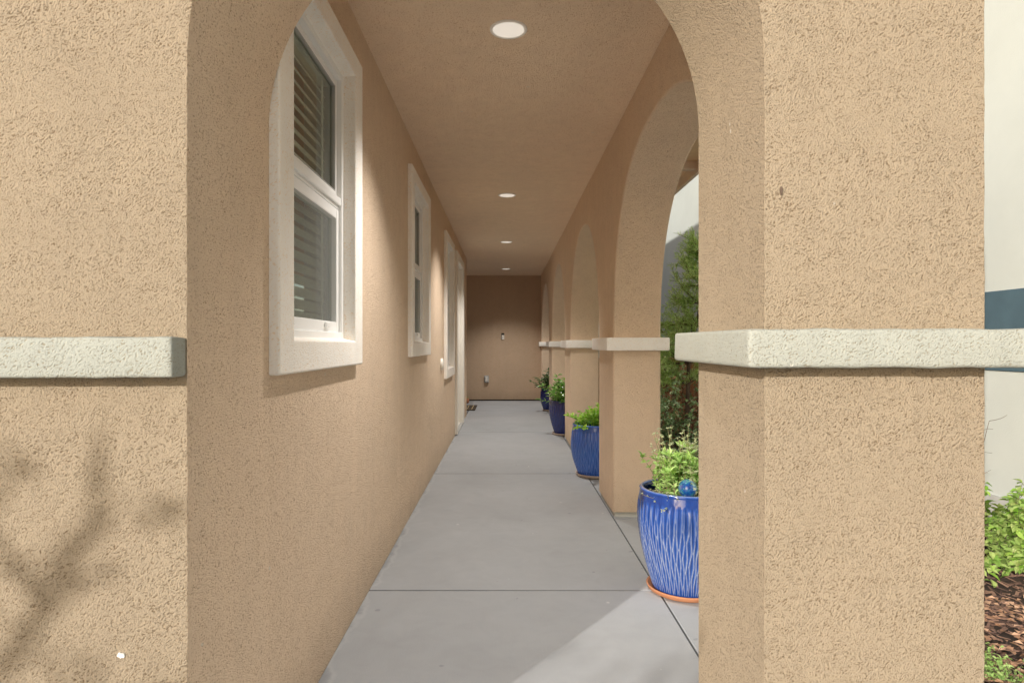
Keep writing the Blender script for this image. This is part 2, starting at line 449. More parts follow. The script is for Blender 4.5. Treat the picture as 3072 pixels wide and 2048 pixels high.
def bar_frame(bm, x0, x1, ya, yb, za, zb, w, wb=None, bev=.003):
    wb = wb or w
    box(bm, x0, x1, ya, ya+w, za, zb, bev, 1); box(bm, x0, x1, yb-w, yb, za, zb, bev, 1)
    box(bm, x0+.0007, x1-.0007, ya+w, yb-w, za, za+wb, bev, 1); box(bm, x0+.0007, x1-.0007, ya+w, yb-w, zb-wb, zb, bev, 1)
def surround_mesh(bm, ya, yb, za, zb, w, wbot, wtop, xo=.031):
    """flat stucco band with sloping inner reveal round an opening"""
    O = [(ya-w, za-wbot), (yb+w, za-wbot), (yb+w, zb+wtop), (ya-w, zb+wtop)]
    I = [(ya, za), (yb, za), (yb, zb), (ya, zb)]
    I2 = [(ya+.012, za+.012), (yb-.012, za+.012), (yb-.012, zb-.012), (ya+.012, zb-.012)]
    xf = XL+xo
    A = [bm.verts.new((XL-.001, *p)) for p in O]; B = [bm.verts.new((xf, *p)) for p in O]
    C = [bm.verts.new((xf, *p)) for p in I]; D = [bm.verts.new((XL-.024, *p)) for p in I2]
    for i in range(4):
        j = (i+1) % 4
        bm.faces.new((A[i], A[j], B[j], B[i])); bm.faces.new((B[i], B[j], C[j], C[i])); bm.faces.new((C[i], C[j], D[j], D[i]))
        bm.faces.new((D[i], D[j], A[j], A[i]))
def make_window(ya, yb, za, zb, label, bot=.105, near=.131, far=.131):
    xf = XL-.022
    bm = bmesh.new(); bar_frame(bm, xf-.06, xf, ya+.006, yb-.006, za+.006, zb-.006, .032)
    w = obj('window', bm, M['vinyl'], house); w['label'] = label
    zm = za + (zb-za)*.53
    # surround
    bm = bmesh.new(); surround_mesh(bm, ya, yb, za, zb, near, bot, .095)
    s = obj('surround', bm, M['surround'], w)
    wbevel(s, lambda m, e: m.x > XL+.01, .008, 3)
    # sashes
    bm = bmesh.new(); bar_frame(bm, xf-.05, xf-.022, ya+.0385, yb-.0385, zm, zb-.0385, .02, .028)
    box(bm, xf-.047, xf-.004, ya+.0385, yb-.0385, zm-.034, zm-.0005, .004, 2)
    box(bm, xf-.047, xf-.014, ya+.0387, yb-.0387, zm-.05, zm-.0345, .002, 1)
    u = obj('upper_sash', bm, M['vinyl'], w)
    bm = bmesh.new(); bar_frame(bm, xf-.05, xf-.014, ya+.0385, yb-.0385, za+.0385, zm-.0505, .034, .045)
    for q in (.10, .62): box(bm, xf-.0138, xf-.004, ya+q*(yb-ya)+.05, ya+q*(yb-ya)+.10, za+.055, za+.078, .003, 1)
    lo = obj('lower_sash', bm, M['vinyl'], w)
    bm = bmesh.new(); bar_frame(bm, xf-.046, xf-.0235, ya+.0588, yb-.0588, zm+.0285, zb-.067, .005, .005, .001); obj('gasket', bm, M['gasket'], w)
    raw('pane', [(xf-.036, ya+.06, zm+.03), (xf-.036, yb-.06, zm+.03), (xf-.036, yb-.06, zb-.068), (xf-.036, ya+.06, zb-.068)], [(0, 1, 2, 3)], M['glass'], w)
    raw('pane', [(xf-.036, ya+.073, za+.084), (xf-.036, yb-.073, za+.084), (xf-.036, yb-.073, zm-.096), (xf-.036, ya+.073, zm-.096)], [(0, 1, 2, 3)], M['glass'], w)
    V = [(xf-.0165, ya+.072, za+.083), (xf-.0165, yb-.072, za+.083), (xf-.0165, yb-.072, zm-.095), (xf-.0165, ya+.072, zm-.095)]
    raw('insect_screen', V, [(0, 1, 2, 3)], M['screen'], w)
    # plantation blind behind the glass
    bm = bmesh.new()
    xb = XL-.118
    z = za+.05
    while z < zb-.06:
        r_ = bmesh.ops.create_cube(bm, size=1)
        mt = Matrix.Translation((xb, (ya+yb)/2, z)) @ Matrix.Rotation(math.radians(58), 4, 'Y') @ Matrix.Diagonal((.05, yb-ya-.03, .0035, 1))
        bmesh.ops.transform(bm, matrix=mt, verts=r_['verts'])
        z += .0475
    box(bm, xb-.03, xb+.03, ya+.01, yb-.01, zb-.055, zb-.005, .003, 1)
    obj('blind', bm, M['blind'], w)
    bm = bmesh.new()
    for q in (.13, .87): box(bm, xb+.028, xb+.030, ya+(yb-ya)*q-.012, ya+(yb-ya)*q+.012, za+.02, zb-.05)
    obj('ladder_tape', bm, M['blind'], w)
    # interior jamb lining
    bm = bmesh.new()
    box(bm, XL-.199, xf-.061, yb-.0055, yb-.0005, za+.001, zb-.001); box(bm, XL-.199, xf-.061, ya+.0005, ya+.0055, za+.001, zb-.001)
    box(bm, XL-.199, xf-.061, ya+.006, yb-.006, zb-.006, zb-.001); box(bm, XL-.199, xf-.061, ya+.006, yb-.006, za+.001, za+.006)
    obj('jamb_lining', bm, M['vinyl_in'], w)
make_window(*W1, ZB, ZT, 'nearest and largest-looking window, half hidden by the entry arch')
make_window(*W2, ZB, ZT, 'middle white window with pale stucco surround')
make_window(*W3, ZB3, ZT, 'farthest window with a low sill, beside the door casing')

# door, recessed, with casing
bm = bmesh.new()
xf = XL-.16
box(bm, xf-.04, xf, DY[0]+.06, DY[1]-.06, .03, DZ-.06, .002, 1)
for (za, zb) in ((.18, .95), (1.15, 2.2)):
    for (ya, yb) in ((DY[0]+.17, DY[0]+.51), (DY[1]-.51, DY[1]-.17)): box(bm, xf-.001, xf+.012, ya, yb, za, zb, .01, 2)
d = obj('door', bm, M['door'], house); d['label'] = 'recessed pale panel door behind the third window'
bm = bmesh.new(); bar_frame(bm, xf-.05, XL-.02, DY[0]+.001, DY[1]-.001, -.0, DZ-.001, .055, .03, .004); obj('door_frame', bm, M['casing'], d)
bm = bmesh.new()
xc = XL+.034
box(bm, XL-.02, xc, DY[0]-.16, DY[0]+.02, .012, DZ+.095, .006, 2); box(bm, XL-.02, xc, DY[1]-.02, DY[1]+.17, .012, DZ+.095, .006, 2)
box(bm, XL-.0195, xc-.0008, DY[0]+.02, DY[1]-.02, DZ-.02, DZ+.0945, .006, 2)
obj('casing', bm, M['casing'], d)
bm = bmesh.new(); box(bm, XL-.19, XL+.03, DY[0]+.021, DY[1]-.021, .002, .022, .004, 1); obj('threshold', bm, M['gasket'], d)
V, F = lathe([(0.001, 0), (.03, 0), (.03, .01), (.012, .014), (.012, .04), (.028, .05), (.03, .065), (.02, .078), (.001, .08)], 20)
h = raw('door_knob', V, F, M['black_metal'], d, True); h.location = (xf, DY[0]+.14, 1.0); h.rotation_euler = (0, PI/2, 0)

# end wall and the recess by the front door
bm = bmesh.new(); box(bm, -3.1, XO+.6, YE+.001, YE+.2, .028, ZC+.1)
M['stucco_end_shaded'] = stucco('stucco_end_shaded', (.60, .45, .32), 1.0, 185, pit=.8)  # porch stucco darkened; the end wall's shade is in the colour
endw = obj('end_wall', bm, M['stucco_end_shaded']); tag(endw, 'shaded tan stucco wall closing the far end of the porch', 'wall')
bm = bmesh.new(); box(bm, -3.1, XO, YE+.012, YE+.19, -.03, .028); obj('footing', bm, M['joint'], endw)
bm = bmesh.new(); box(bm, -3.1, XL-.001, 11.0, 11.2, -.03, ZC+.1); o = obj('recess_wall', bm, M['stucco'])
tag(o, 'short return wall past the door casing where the front door recess opens', 'wall')
bm = bmesh.new(); box(bm, -3.2, -3.1, 11.2, YE, -.03, ZC+.1); o = obj('recess_side_wall', bm, M['stucco'])
tag(o, 'side wall closing the door recess beyond the mat', 'wall')

# ------------------------------------------------------------------ ceiling
bm = bmesh.new(); box(bm, -3.1, XR-.001, Y1+.001, YE, ZC, ZC+.08)
ceil = obj('ceiling', bm, M['stucco_ceiling']); tag(ceil, kind='structure')
# recessed downlights
m, nt, b, out = mat('lamp_lens'); M['lens'] = m
b.inputs['Base Color'].default_value = (.85, .82, .78, 1); b.inputs['Roughness'].default_value = .5
b.inputs['Emission Color'].default_value = (1, .93, .82, 1); b.inputs['Emission Strength'].default_value = .5
M['lamp_ring'] = simple('lamp_ring', (.95, .93, .90), .45, var=.02)
LAMP_FILL = 165
labs = ['nearest and largest recessed ceiling downlight, right above the porch entry', 'second recessed downlight along the porch ceiling',
        'third recessed downlight, between the arcade arches and the farthest one', 'farthest recessed downlight, just before the dark end wall']
for (x, y), lb in zip([(.0125, 3.03), (.012, 6.4), (.005, 9.33), (0, 12.67)], labs):
    t = empty('downlight', (x, y, ZC)); tag(t, lb, 'ceiling light', 'recessed downlights in the porch ceiling')
    V, F = lathe([(.090, .001), (.090, -.004), (.087, -.007), (.080, -.008), (.076, -.005)], 48); raw('trim_ring', V, F, M['lamp_ring'], t, True)
    V, F = lathe([(.076, -.005), (.060, -.002), (.030, -.001), (.001, -.0005)], 48); raw('lens', V, F, M['lens'], t, True)
    ld = bpy.data.lights.new('downlight_fill', 'SPOT'); ld.energy = LAMP_FILL; ld.spot_size = math.radians(112); ld.spot_blend = .9; ld.shadow_soft_size = .04; ld.color = (1, .955, .90)  # spot added inside each downlight to fill the corridor
    lo_ = link(bpy.data.objects.new('downlight_fill', ld), t); lo_.location = (0, 0, -.052)

# ------------------------------------------------------------------ roof above: eave outside the arcade, unseen upper storey added to shade the neighbour
bm = bmesh.new(); box(bm, -8.5, 1.70, 2.62, 15.2, 2.875, 2.90)  # slab carried far left, unseen, to block sun from the room
roof = obj('roof', bm, M['soffit']); tag(roof, 'tan eave running along outside the arches, seen through the first arch', 'roof')
bm = bmesh.new(); box(bm, 1.70, 1.735, 2.6, 15.2, 2.775, 2.93, .003, 1); box(bm, XO+.04, 1.6995, 2.6, 2.635, 2.78, 2.873); obj('fascia', bm, M['fascia'], roof)
y = 3.3
while y < 15:
    bm = bmesh.new(); box(bm, XO+.002, 1.699, y, y+.07, 2.80, 2.8745, .003, 1); obj('rafter_tail', bm, M['fascia'], roof); y += 1.15
bm = bmesh.new()
vs_ = [bm.verts.new(p) for p in ((1.78, 2.5, 2.935), (1.78, 15.3, 2.935), (-.02, 15.3, 3.5), (-.02, 2.5, 3.5), (1.78, 2.5, 2.985), (1.78, 15.3, 2.985), (-.02, 15.3, 3.56), (-.02, 2.5, 3.56))]
for f in ((0, 1, 2, 3), (7, 6, 5, 4), (0, 4, 5, 1), (2, 6, 7, 3), (1, 5, 6, 2), (3, 7, 4, 0)): bm.faces.new([vs_[i] for i in f])
obj('roof_tiles', bm, M['roof_tile'], roof)
bm = bmesh.new(); box(bm, -3.2, -.03, 6.2, 15, 2.902, 5.35); o = obj('shade_storey', bm, M['stucco_front'], roof)

# ------------------------------------------------------------------ ground
bm = bmesh.new(); box(bm, -160, 160, -160, 160, -.30, -.20); o = obj('ground', bm, M['soil']); tag(o, kind='structure')
# porch floor: cast slabs with real joints over a dark bed
bm = bmesh.new(); box(bm, -3.1, 1.28, -.6, YE+.1, -.12, -.026); o = obj('joint_bed', bm, M['joint']); tag(o, kind='structure')
bm = bmesh.new()
ys = [-.55, 3.21, 6.10, 8.98, 11.88, YE+.012]
g = .006
for i in range(5):
    x0 = XL-.001 if i > 0 else XL+.001
    x0 = -3.09 if ys[i] > 11 else XL-.0005
    box(bm, x0, XR-.005, ys[i]+g, ys[i+1]-g, -.10, 0, .003, 2)
box(bm, -3.09, XL-.02, 11.2, 11.872, -.10, 0, .003, 2)
box(bm, XL-.19, XL-.007, DY[0]-.1, DY[1]+.1, -.1, -.0)
fl = obj('floor', bm, M['concrete']); tag(fl, kind='structure')
bm = bmesh.new()
yy = [-.55, 1.36, 3.42, 4.53, 7.58, 10.6, 13.6]
for i in range(len(yy)-1):
    box(bm, XR+.006, 1.26, yy[i]+g, yy[i+1]-g, -.10, -.004, .004, 2)
o = obj('kerb_strip', bm, M['concrete']); tag(o, kind='structure')
# driveway behind the camera
bm = bmesh.new(); box(bm, -9, 1.28, -14, -.62, -.14, -.006, .003, 1); o = obj('driveway', bm, M['drive']); tag(o, kind='structure')
bm = bmesh.new(); box(bm, -9, XL-.02, -.60, Y0-.02, -.14, -.008); o = obj('path', bm, M['drive']); tag(o, kind='structure')

# planting bed: uneven soil sheet
def hgt(x, y): return -.05 + .035*math.sin(x*2.3+.7)*math.cos(y*1.7) + .02*math.sin(x*6.1+y*4.3)
V, F = [], []
nx, ny = 30, 150
for j in range(ny+1):
    for i in range(nx+1):
        x = 1.262+(XN-1.262)*i/nx; y = -3+23*j/ny; V.append((x, y, hgt(x, y)))
for j in range(ny):
    for i in range(nx):
        a = j*(nx+1)+i; F.append((a, a+1, a+nx+2, a+nx+1))
o = raw('planting_bed', V, F, M['soil'], None, True); tag(o, kind='structure')
# bark mulch: loose chips, one uncountable mass
V, F = [], []
R = random.Random(3)
def chip(x, y, s=1):
    z = hgt(x, y)+.004+R.random()*.012
    l, w = R.uniform(.02, .075)*s, R.uniform(.006, .02)*s; a = R.uniform(0, PI); t = R.uniform(-.35, .35)
    M3 = Matrix.Translation((x, y, z)) @ Matrix.Rotation(a, 4, 'Z') @ Matrix.Rotation(t, 4, 'Y') @ Matrix.Rotation(R.uniform(-.5, .5), 4, 'X')
    b0 = len(V); h = R.uniform(.002, .006)
    for p in ((-l/2, -w/2, 0), (l/2, -w/2*R.uniform(.3, 1), 0), (l/2, w/2*R.uniform(.3, 1), 0), (-l/2, w/2, 0), (-l/2, -w/2, h), (l/2, -w/2*.6, h), (l/2, w/2*.6, h), (-l/2, w/2, h)):
        V.append(tuple(M3 @ Vector(p)))
    for f in ((4, 5, 6, 7), (0, 1, 5, 4), (1, 2, 6, 5), (2, 3, 7, 6), (3, 0, 4, 7)): F.append(tuple(b0+k for k in f))
for _ in range(9000): chip(R.uniform(1.3, 3.45), R.uniform(.5, 5.5))
for _ in range(3500): chip(R.uniform(1.3, 3.3), R.uniform(5.5, 11))
o = raw('mulch', V, F, M['mulch']); tag(o, 'brown bark mulch scattered over the planting bed', 'mulch', kind='stuff')

LT = None
V, F = [], []
R = random.Random(77)
for _ in range(1500):
    x, y = R.uniform(1.6, 2.7), R.uniform(2.0, 3.2); z = hgt(x, y)+R.uniform(.012, .03); a = R.uniform(0, 6.3); l = R.uniform(.02, .045)
    b0 = len(V); c_, s_ = math.cos(a), math.sin(a)
    for (u, v_, h_) in ((-.5, 0, .1), (0, -.35, .35), (.5, 0, 0), (0, .35, .25)): V.append((x+l*(u*c_-v_*s_), y+l*(u*s_+v_*c_), z+l*h_*R.random()))
    F.append((b0, b0+1, b0+2, b0+3))
o = raw('leaf_litter', V, F, M['leaf_dry']); tag(o, 'dry reddish brown leaves lying on the mulch beside the pillar', 'leaf litter', kind='stuff')

# ------------------------------------------------------------------ neighbour's house
bm = bmesh.new(); box(bm, XN, XN+.3, -7, 24, .17, 6.2)
nb = obj('neighbour_house', bm, M['pale']); tag(nb, 'pale rendered wall of the house next door with a shadow band painted slate blue', 'house')
bm = bmesh.new(); box(bm, XN-.02, XN+.25, -7, 24, -.3, .17); obj('foundation', bm, M['foundation'], nb)
bm = bmesh.new(); box(bm, XN-.012, XN+.01, -7, 6.0, 1.25-.054*XN, 1.25+.108*XN, .004, 1); obj('shadow_band', bm, M['band'], nb)  # blue strip standing in for a band of shadow on the wall
bm = bmesh.new(); box(bm, XN-.5, XN+1.5, -7.3, 24.3, 6.2, 6.4); obj('roof', bm, M['roof_tile'], nb)
# cable along the foundation
# fence closing the side yard
fe = empty('wooden_fence', (2.3, 11.6, 0)); tag(fe, 'orange brown board fence standing behind the shrubs past the first arch', 'fence')
x = 1.13; 
bm = bmesh.new()
while x < XN-.03:
    w = .138; box(bm, x-2.3, x+w-2.3, 0, .02, -.05, 1.0+.004*math.sin(x*40), .002, 1); x += .143
obj('boards', bm, M['fence'], fe)
bm = bmesh.new(); box(bm, -1.17, 1.18, .021, .06, .25, .34); box(bm, -1.17, 1.18, .021, .06, .8, .89); obj('rail', bm, M['fence'], fe)
# second fence along the yard, closer to the arches (seen low behind the leaves)
fe = empty('side_fence', (2.95, 9.2, 0)); tag(fe, 'low brown slatted screen fence along the neighbour wall behind the leafy shrub', 'fence')
bm = bmesh.new(); y = -2.2
while y < 2.3:
    box(bm, 0, .02, y, y+.135, -.05, .95, .002, 1); y += .142
obj('boards', bm, M['fence'], fe)
bm = bmesh.new(); box(bm, .021, .06, -2.2, 2.3, .8, .88); obj('rail', bm, M['fence'], fe)

# ------------------------------------------------------------------ glazed pots
def pot_mesh(name, H, rb, rm, rt, zm, mat_, ribs=44, rows=3.4, amp=.008):
    n, mz = ribs*8, 150
    V, F, G = [], [], []
    def prof(z):
        t = z/H
        if t < zm: s = .62*math.sin(PI/2*t/zm)+.38*(1-(1-t/zm)**1.5); return rb+(rm-rb)*s
        s = (t-zm)/(1-zm); return rm+(rt-rm)*s**1.8
    for j in range(mz+1):
        z = H*j/mz
        for k in range(n):
            th = 2*PI*k/n
            env = min(1, max(0, (H*.93-z)/(H*.05)))*min(1, max(0, (z-H*.015)/(H*.03)))
            # staggered tall tear-drop facets
            row = z/H*rows+.35*math.sin(th*3+1)+.16*math.sin(math.floor(th*ribs/(2*PI)+.5)*2.7)*(1 if z < H*.62 else .3)
            ph = th*ribs/(2*PI)+.10*math.sin(row*2.1+th*5)
            a = abs((ph % 1)-.5)*2; a2 = 1-a
            w = 1-abs((row % 1)-.5)*2
            if z > H*.66: w = w*max(0, 1-(z/H-.66)/.12)
            s1 = max(0, 1-a/(.16+.9*w)); s2 = max(0, 1-a2/(.16+.9*(1-w)))
            ridge = 1-max(s1, s2)**.8
            rr = prof(z)+amp*(ridge-.5)*env
            V.append((rr*math.cos(th), rr*math.sin(th), z)); 
            worn = ridge**.9+.25*max(0, .35-z/H)
            G.append(env*min(1, (.22+.95*worn)*(.7+.3*math.sin(min(1, z/H+.1)*PI))) + (1-env)*(.25))
    # rim and inside
    for (dr, dz, gv) in ((.004, .008, .35), (-.002, .014, .75), (-.014, .014, .6), (-.020, .006, .2), (-.022, -.02, .1), (-.024, -.06, .0), (-.03, -.12, 0)):
        for k in range(n):
            th = 2*PI*k/n; rr = rt+dr; V.append((rr*math.cos(th), rr*math.sin(th), H+dz)); G.append(gv)
    rings = mz+1+7
    for j in range(rings-1):
        for k in range(n):
            k2 = (k+1) % n; F.append((j*n+k, j*n+k2, (j+1)*n+k2, (j+1)*n+k))
    F.append(tuple(range(n))[::-1])
    o = raw(name, V, F, mat_, None, True)
    at = o.data.attributes.new('glaze', 'FLOAT', 'POINT')
    at.data.foreach_set('value', G)
    V, F = [], []
    rr = rt-.018; zz = H-.05
    for j in range(9):
        for k in range(40):
            q = rr*j/8; V.append((q*math.cos(2*PI*k/40), q*math.sin(2*PI*k/40), zz+(.006*math.sin(k*3.1+j*2)+.02*(1-j/8) if j < 8 else 0)))
    for j in range(8):
        for k in range(40):
            k2 = (k+1) % 40; F.append((j*40+k, j*40+k2, (j+1)*40+k2, (j+1)*40+k))
    raw('soil', V, F, M['soil'], o, True)
    return o
def saucer(loc, rad, mat_, label):
    V, F = lathe([(.001, 0), (rad*.86, 0), (rad*.97, .012), (rad, .026), (rad+.003, .031), (rad-.004, .033), (rad-.010, .026), (rad*.88, .012), (.001, .011)], 64)
    o = raw('saucer', V, F, mat_, None, True); o.location = loc
    tag(o, label, 'saucer', 'saucers under the blue pots'); return o
PG = 'glazed blue pots standing in the arcade arches'
ZF = -.004
pot_specs = [
 ((.914, 3.225), .50, .158, .238, .224, .76, 'glaze_a', 'cobalt pot with worn tear-drop ridges, nearest, beside the entry pillar', 'terracotta', 'bright orange terracotta saucer under the nearest pot', .190, 46),
 ((.862, 6.03), .47, .165, .240, .222, .58, 'glaze_b', 'bright blue ribbed pot with the lime green plant, just past the second pier', 'pale_clay', 'pale clay saucer under the bright blue ribbed pot', .195, 44),
 ((.840, 8.76), .455, .160, .238, .236, .72, 'glaze_c', 'dark navy glossy pot, third along the arcade', 'pale_clay', 'pale clay saucer under the third, navy pot', .198, 40),
 ((.845, 11.9), .40, .13, .195, .185, .6, 'glaze_c', 'small dark navy pot farthest along, by the end wall', 'pale_clay', 'thin clay saucer under the farthest small pot', .16, 36)]
pots = []
for (xy, Hh, rb, rm, rt, zm, mt, lb, sm, sl, sr, ribs) in pot_specs:
    saucer((xy[0], xy[1], ZF), sr, M[sm], sl)
    o = pot_mesh('glazed_pot', Hh, rb, rm, rt, zm, M[mt], ribs); o.location = (xy[0], xy[1], ZF+.0125); o.rotation_euler.z = xy[1]
    tag(o, lb, 'pot', PG); pots.append(o)

# ------------------------------------------------------------------ plants
class Leaves:
    def __init__(s, seed=0): s.V, s.F, s.I, s.R = [], [], [], random.Random(seed)
    def leaf(s, p, d, l, w, up=None, idx=0, droop=.25, fold=.25):
        d = Vector(d).normalized(); p = Vector(p)
        up = Vector(up) if up else Vector((s.R.uniform(-.6, .6), s.R.uniform(-.6, .6), 1))
        a = d.cross(up)
        if a.length < 1e-3: a = d.orthogonal()
        a.normalize(); n = a.cross(d)
        b = len(s.V)
        q = [p, p+d*l*.3+a*w*.42+n*w*fold, p+d*l*.62+a*w*.46+n*(w*fold-l*droop*.35), p+d*l-n*l*droop,
             p+d*l*.62-a*w*.46+n*(w*fold-l*droop*.35), p+d*l*.3-a*w*.42+n*w*fold, p+d*l*.32, p+d*l*.64-n*l*droop*.35]
        s.V += [tuple(x) for x in q]
        for f in ((0, 1, 6), (1, 2, 7, 6), (2, 3, 7), (0, 6, 5), (6, 7, 4, 5), (7, 3, 4)): s.F.append(tuple(b+k for k in f)); s.I.append(idx)
    def needle(s, p, d, l, w, idx=0):
        d = Vector(d).normalized(); p = Vector(p); a = d.cross(Vector((s.R.uniform(-1, 1), s.R.uniform(-1, 1), 1))).normalized()
        b = len(s.V); s.V += [tuple(p-a*w*.3), tuple(p+a*w*.3), tuple(p+d*l*.5+a*w*.5), tuple(p+d*l), tuple(p+d*l*.5-a*w*.5)]
        s.F.append(tuple(range(b, b+5))); s.I.append(idx)
    def build(s, name, mats, parent): return raw(name, s.V, s.F, mats, parent, False, s.I)
class Stems:
    def __init__(s): s.V, s.F = [], []
    def add(s, pts, r0, r1, n=5):
        k = len(pts); tube(s.V, s.F, pts, [r0+(r1-r0)*i/(k-1) for i in range(k)], n)
    def build(s, name, m_, parent): return raw(name, s.V, s.F, m_, parent, True)
def curve(p, d, l, n, R, wob=.15, grav=0):
    p = Vector(p); d = Vector(d).normalized(); pts = [p.copy()]
    for i in range(n):
        d = (d+Vector((R.uniform(-wob, wob), R.uniform(-wob, wob), R.uniform(-wob, wob)-grav))).normalized()
        p = p+d*l/n; pts.append(p.copy())
    return pts
def rdir(R, el0, el1):
    a = R.uniform(0, 2*PI); e = math.radians(R.uniform(el0, el1)); return Vector((math.cos(a)*math.cos(e), math.sin(a)*math.cos(e), math.sin(e)))

def plant_base(name, o, hz, lb, cat, grp=None):
    t = empty(name, (o.location.x, o.location.y, o.location.z+hz)); tag(t, lb, cat, grp); return t
# 1: mixed herbs
R = random.Random(11)
t = plant_base('herb_plant', pots[0], .46, 'mixed herbs with pale flower spikes growing in the nearest pot', 'plant')
lf, st = Leaves(11), Stems()
for k in range(64):          # leafy sage / marjoram shoots
    d = rdir(R, 48, 88); b0 = Vector((R.uniform(-.13, .13), R.uniform(-.13, .13), 0))
    if d.x < 0: d.x *= .35
    pts = curve(b0, d, R.uniform(.13, .25), 6, R, .18); st.add(pts, .0022, .001)
    kind = 0 if b0.x < .0 else (1 if R.random() < .5 else 0)
    for i in range(1, 7):
        for s in range(4):
            dd = (Vector(rdir(R, -10, 50))+(pts[i]-pts[i-1]).normalized()*.5)
            lf.leaf(pts[i], dd, R.uniform(.026, .05), R.uniform(.010, .017), idx=kind)
    for s in range(6): lf.leaf(pts[-1], rdir(R, 20, 80), R.uniform(.035, .06), .015, idx=kind)
for k in range(26):          # upright flowering spikes
    b0 = Vector((R.uniform(-.10, .14), R.uniform(-.04, .14), 0)); pts = curve(b0, (R.uniform(-.3, .3), R.uniform(-.2, .3), 1), R.uniform(.26, .37), 8, R, .07)
    st.add(pts, .0018, .0009)
    for i in range(3, 9):
        for s in range(5): lf.leaf(pts[i]+Vector((R.uniform(-.004, .004),)*3), rdir(R, 0, 70), R.uniform(.010, .018), .008, idx=1 if i > 4 else 0)
for k in range(80):          # trailing pale thyme stems near the rim
    b0 = Vector((R.uniform(-.14, .10), R.uniform(-.17, 0), -.01)); pts = curve(b0, rdir(R, 5, 60), R.uniform(.06, .13), 4, R, .3)
    st.add(pts, .0012, .0007, 4)
    for i in range(1, 5):
        for s in range(3): lf.leaf(pts[i], rdir(R, -20, 70), .012, .006, idx=1)
st.build('stem', M['twig'], t); lf.build('foliage', [M['leaf_herb'], M['leaf_sage']], t)
# 2: lime green celery-like
R = random.Random(5)
t = plant_base('leafy_plant', pots[1], .42, 'lime green feathery-leaved plant growing in the bright blue ribbed pot', 'plant')
lf, st = Leaves(5), Stems()
for k in range(58):
    d = rdir(R, 25, 85); b0 = Vector((R.uniform(-.1, .1), R.uniform(-.1, .1), 0))
    pts = curve(b0, d, R.uniform(.13, .27), 6, R, .12, .05); st.add(pts, .003, .0012)
    for i in range(3, 7):
        for s in range(4): lf.leaf(pts[i], (pts[i]-pts[i-1]).normalized()*.7+rdir(R, -20, 60), R.uniform(.03, .055), R.uniform(.018, .032), idx=0)
st.build('stem', M['leaf_lime'], t); lf.build('foliage', [M['leaf_lime']], t)
# 3 and 4: glossy shrubs
for pi, seed, ns, hl, lb, mt in ((2, 21, 60, .42, 'glossy green gardenia-like shrub in the third, navy pot', 'leaf_gloss'), (3, 22, 46, .38, 'darker leafy shrub in the farthest small pot', 'leaf_dark')):
    R = random.Random(seed); t = plant_base('glossy_shrub', pots[pi], .36, lb, 'plant'); lf, st = Leaves(seed), Stems()
    for k in range(ns):
        d = rdir(R, 15, 88); pts = curve((R.uniform(-.04, .04), R.uniform(-.04, .04), 0), d, R.uniform(hl*.65, hl*1.1), 6, R, .12)
        st.add(pts, .0035, .0015)
        for i in range(2, 7):
            for s in range(3): lf.leaf(pts[i], (pts[i]-pts[i-1]).normalized()*.5+rdir(R, -15, 50), R.uniform(.06, .10), R.uniform(.026, .038), idx=0, droop=.3)
    st.build('stem', M['twig'], t); lf.build('foliage', [M[mt]], t)
# blue glass watering globe pushed into the first pot
m, nt, b, out = mat('swirled_glass'); 
v = pos(nt, coord='obj'); nn = noise(nt, v, 22, 4, .6, 1.5)
L(nt, ramp(nt, nn, [(.3, (.004, .02, .16)), (.48, (.01, .08, .34)), (.60, (.03, .24, .32)), (.72, (.40, .55, .62))]), b.inputs['Base Color'])
b.inputs['Roughness'].default_value = .04; b.inputs['Transmission Weight'].default_value = .35; b.inputs['Coat Weight'].default_value = 1
g = empty('watering_globe', (.914-.052, 3.225-.15, .44)); tag(g, 'swirled blue glass watering globe stuck into the nearest pot', 'glass globe')
V, F = lathe([(.001, .155)] + [(.047*math.sin(a), .108-.047*math.cos(a)) for a in [PI*(1-i/18) for i in range(1, 17)]] + [(.010, .058), (.007, .04), (.006, -.02), (.001, -.025)], 40)
o = raw('bulb', V, F, m, g, True); o.rotation_euler = (math.radians(-10), math.radians(16), 0)

# ------------------------------------------------------------------ shrubs in the side yard
def needle_tree(name, base, seed, hh, spread, lb):
    R = random.Random(seed); t = empty(name, base); tag(t, lb, 'shrub'); lf, st, tr = Leaves(seed), Stems(), Stems()
    trunk = curve((0, 0, -.05), (.05, -.05, 1), hh, 10, R, .08); tr.add(trunk, .03, .008, 8)
    for i in range(4, 11):
        for s in range(12):
            d = rdir(R, -5, 45); br = curve(trunk[i], d, spread*R.uniform(.5, 1)*(1.2-.07*i), 8, R, .16, -.03); st.add(br, .007, .002, 5)
            for j in range(2, 9):
                for q in range(3):
                    dd = ((br[j]-br[j-1]).normalized()+rdir(R, -30, 50)*.8)
                    tw = curve(br[j], dd, R.uniform(.10, .22), 5, R, .2); st.add(tw, .0018, .0008, 3)
                    for k in range(1, 6):
                        for z in range(5): lf.needle(tw[k]+(tw[k-1]-tw[k])*R.random(), (tw[k]-tw[k-1]).normalized()*.9+rdir(R, -60, 70)*.8, R.uniform(.03, .055), .006)
    tr.build('trunk', M['bark'], t); st.build('branch', M['bark'], t); lf.build('foliage', [M['leaf_needle']], t)
needle_tree('needle_shrub', (2.0, 7.0, 0), 31, 2.2, .66, 'tall feathery needle-leaved shrub seen through the first arch')
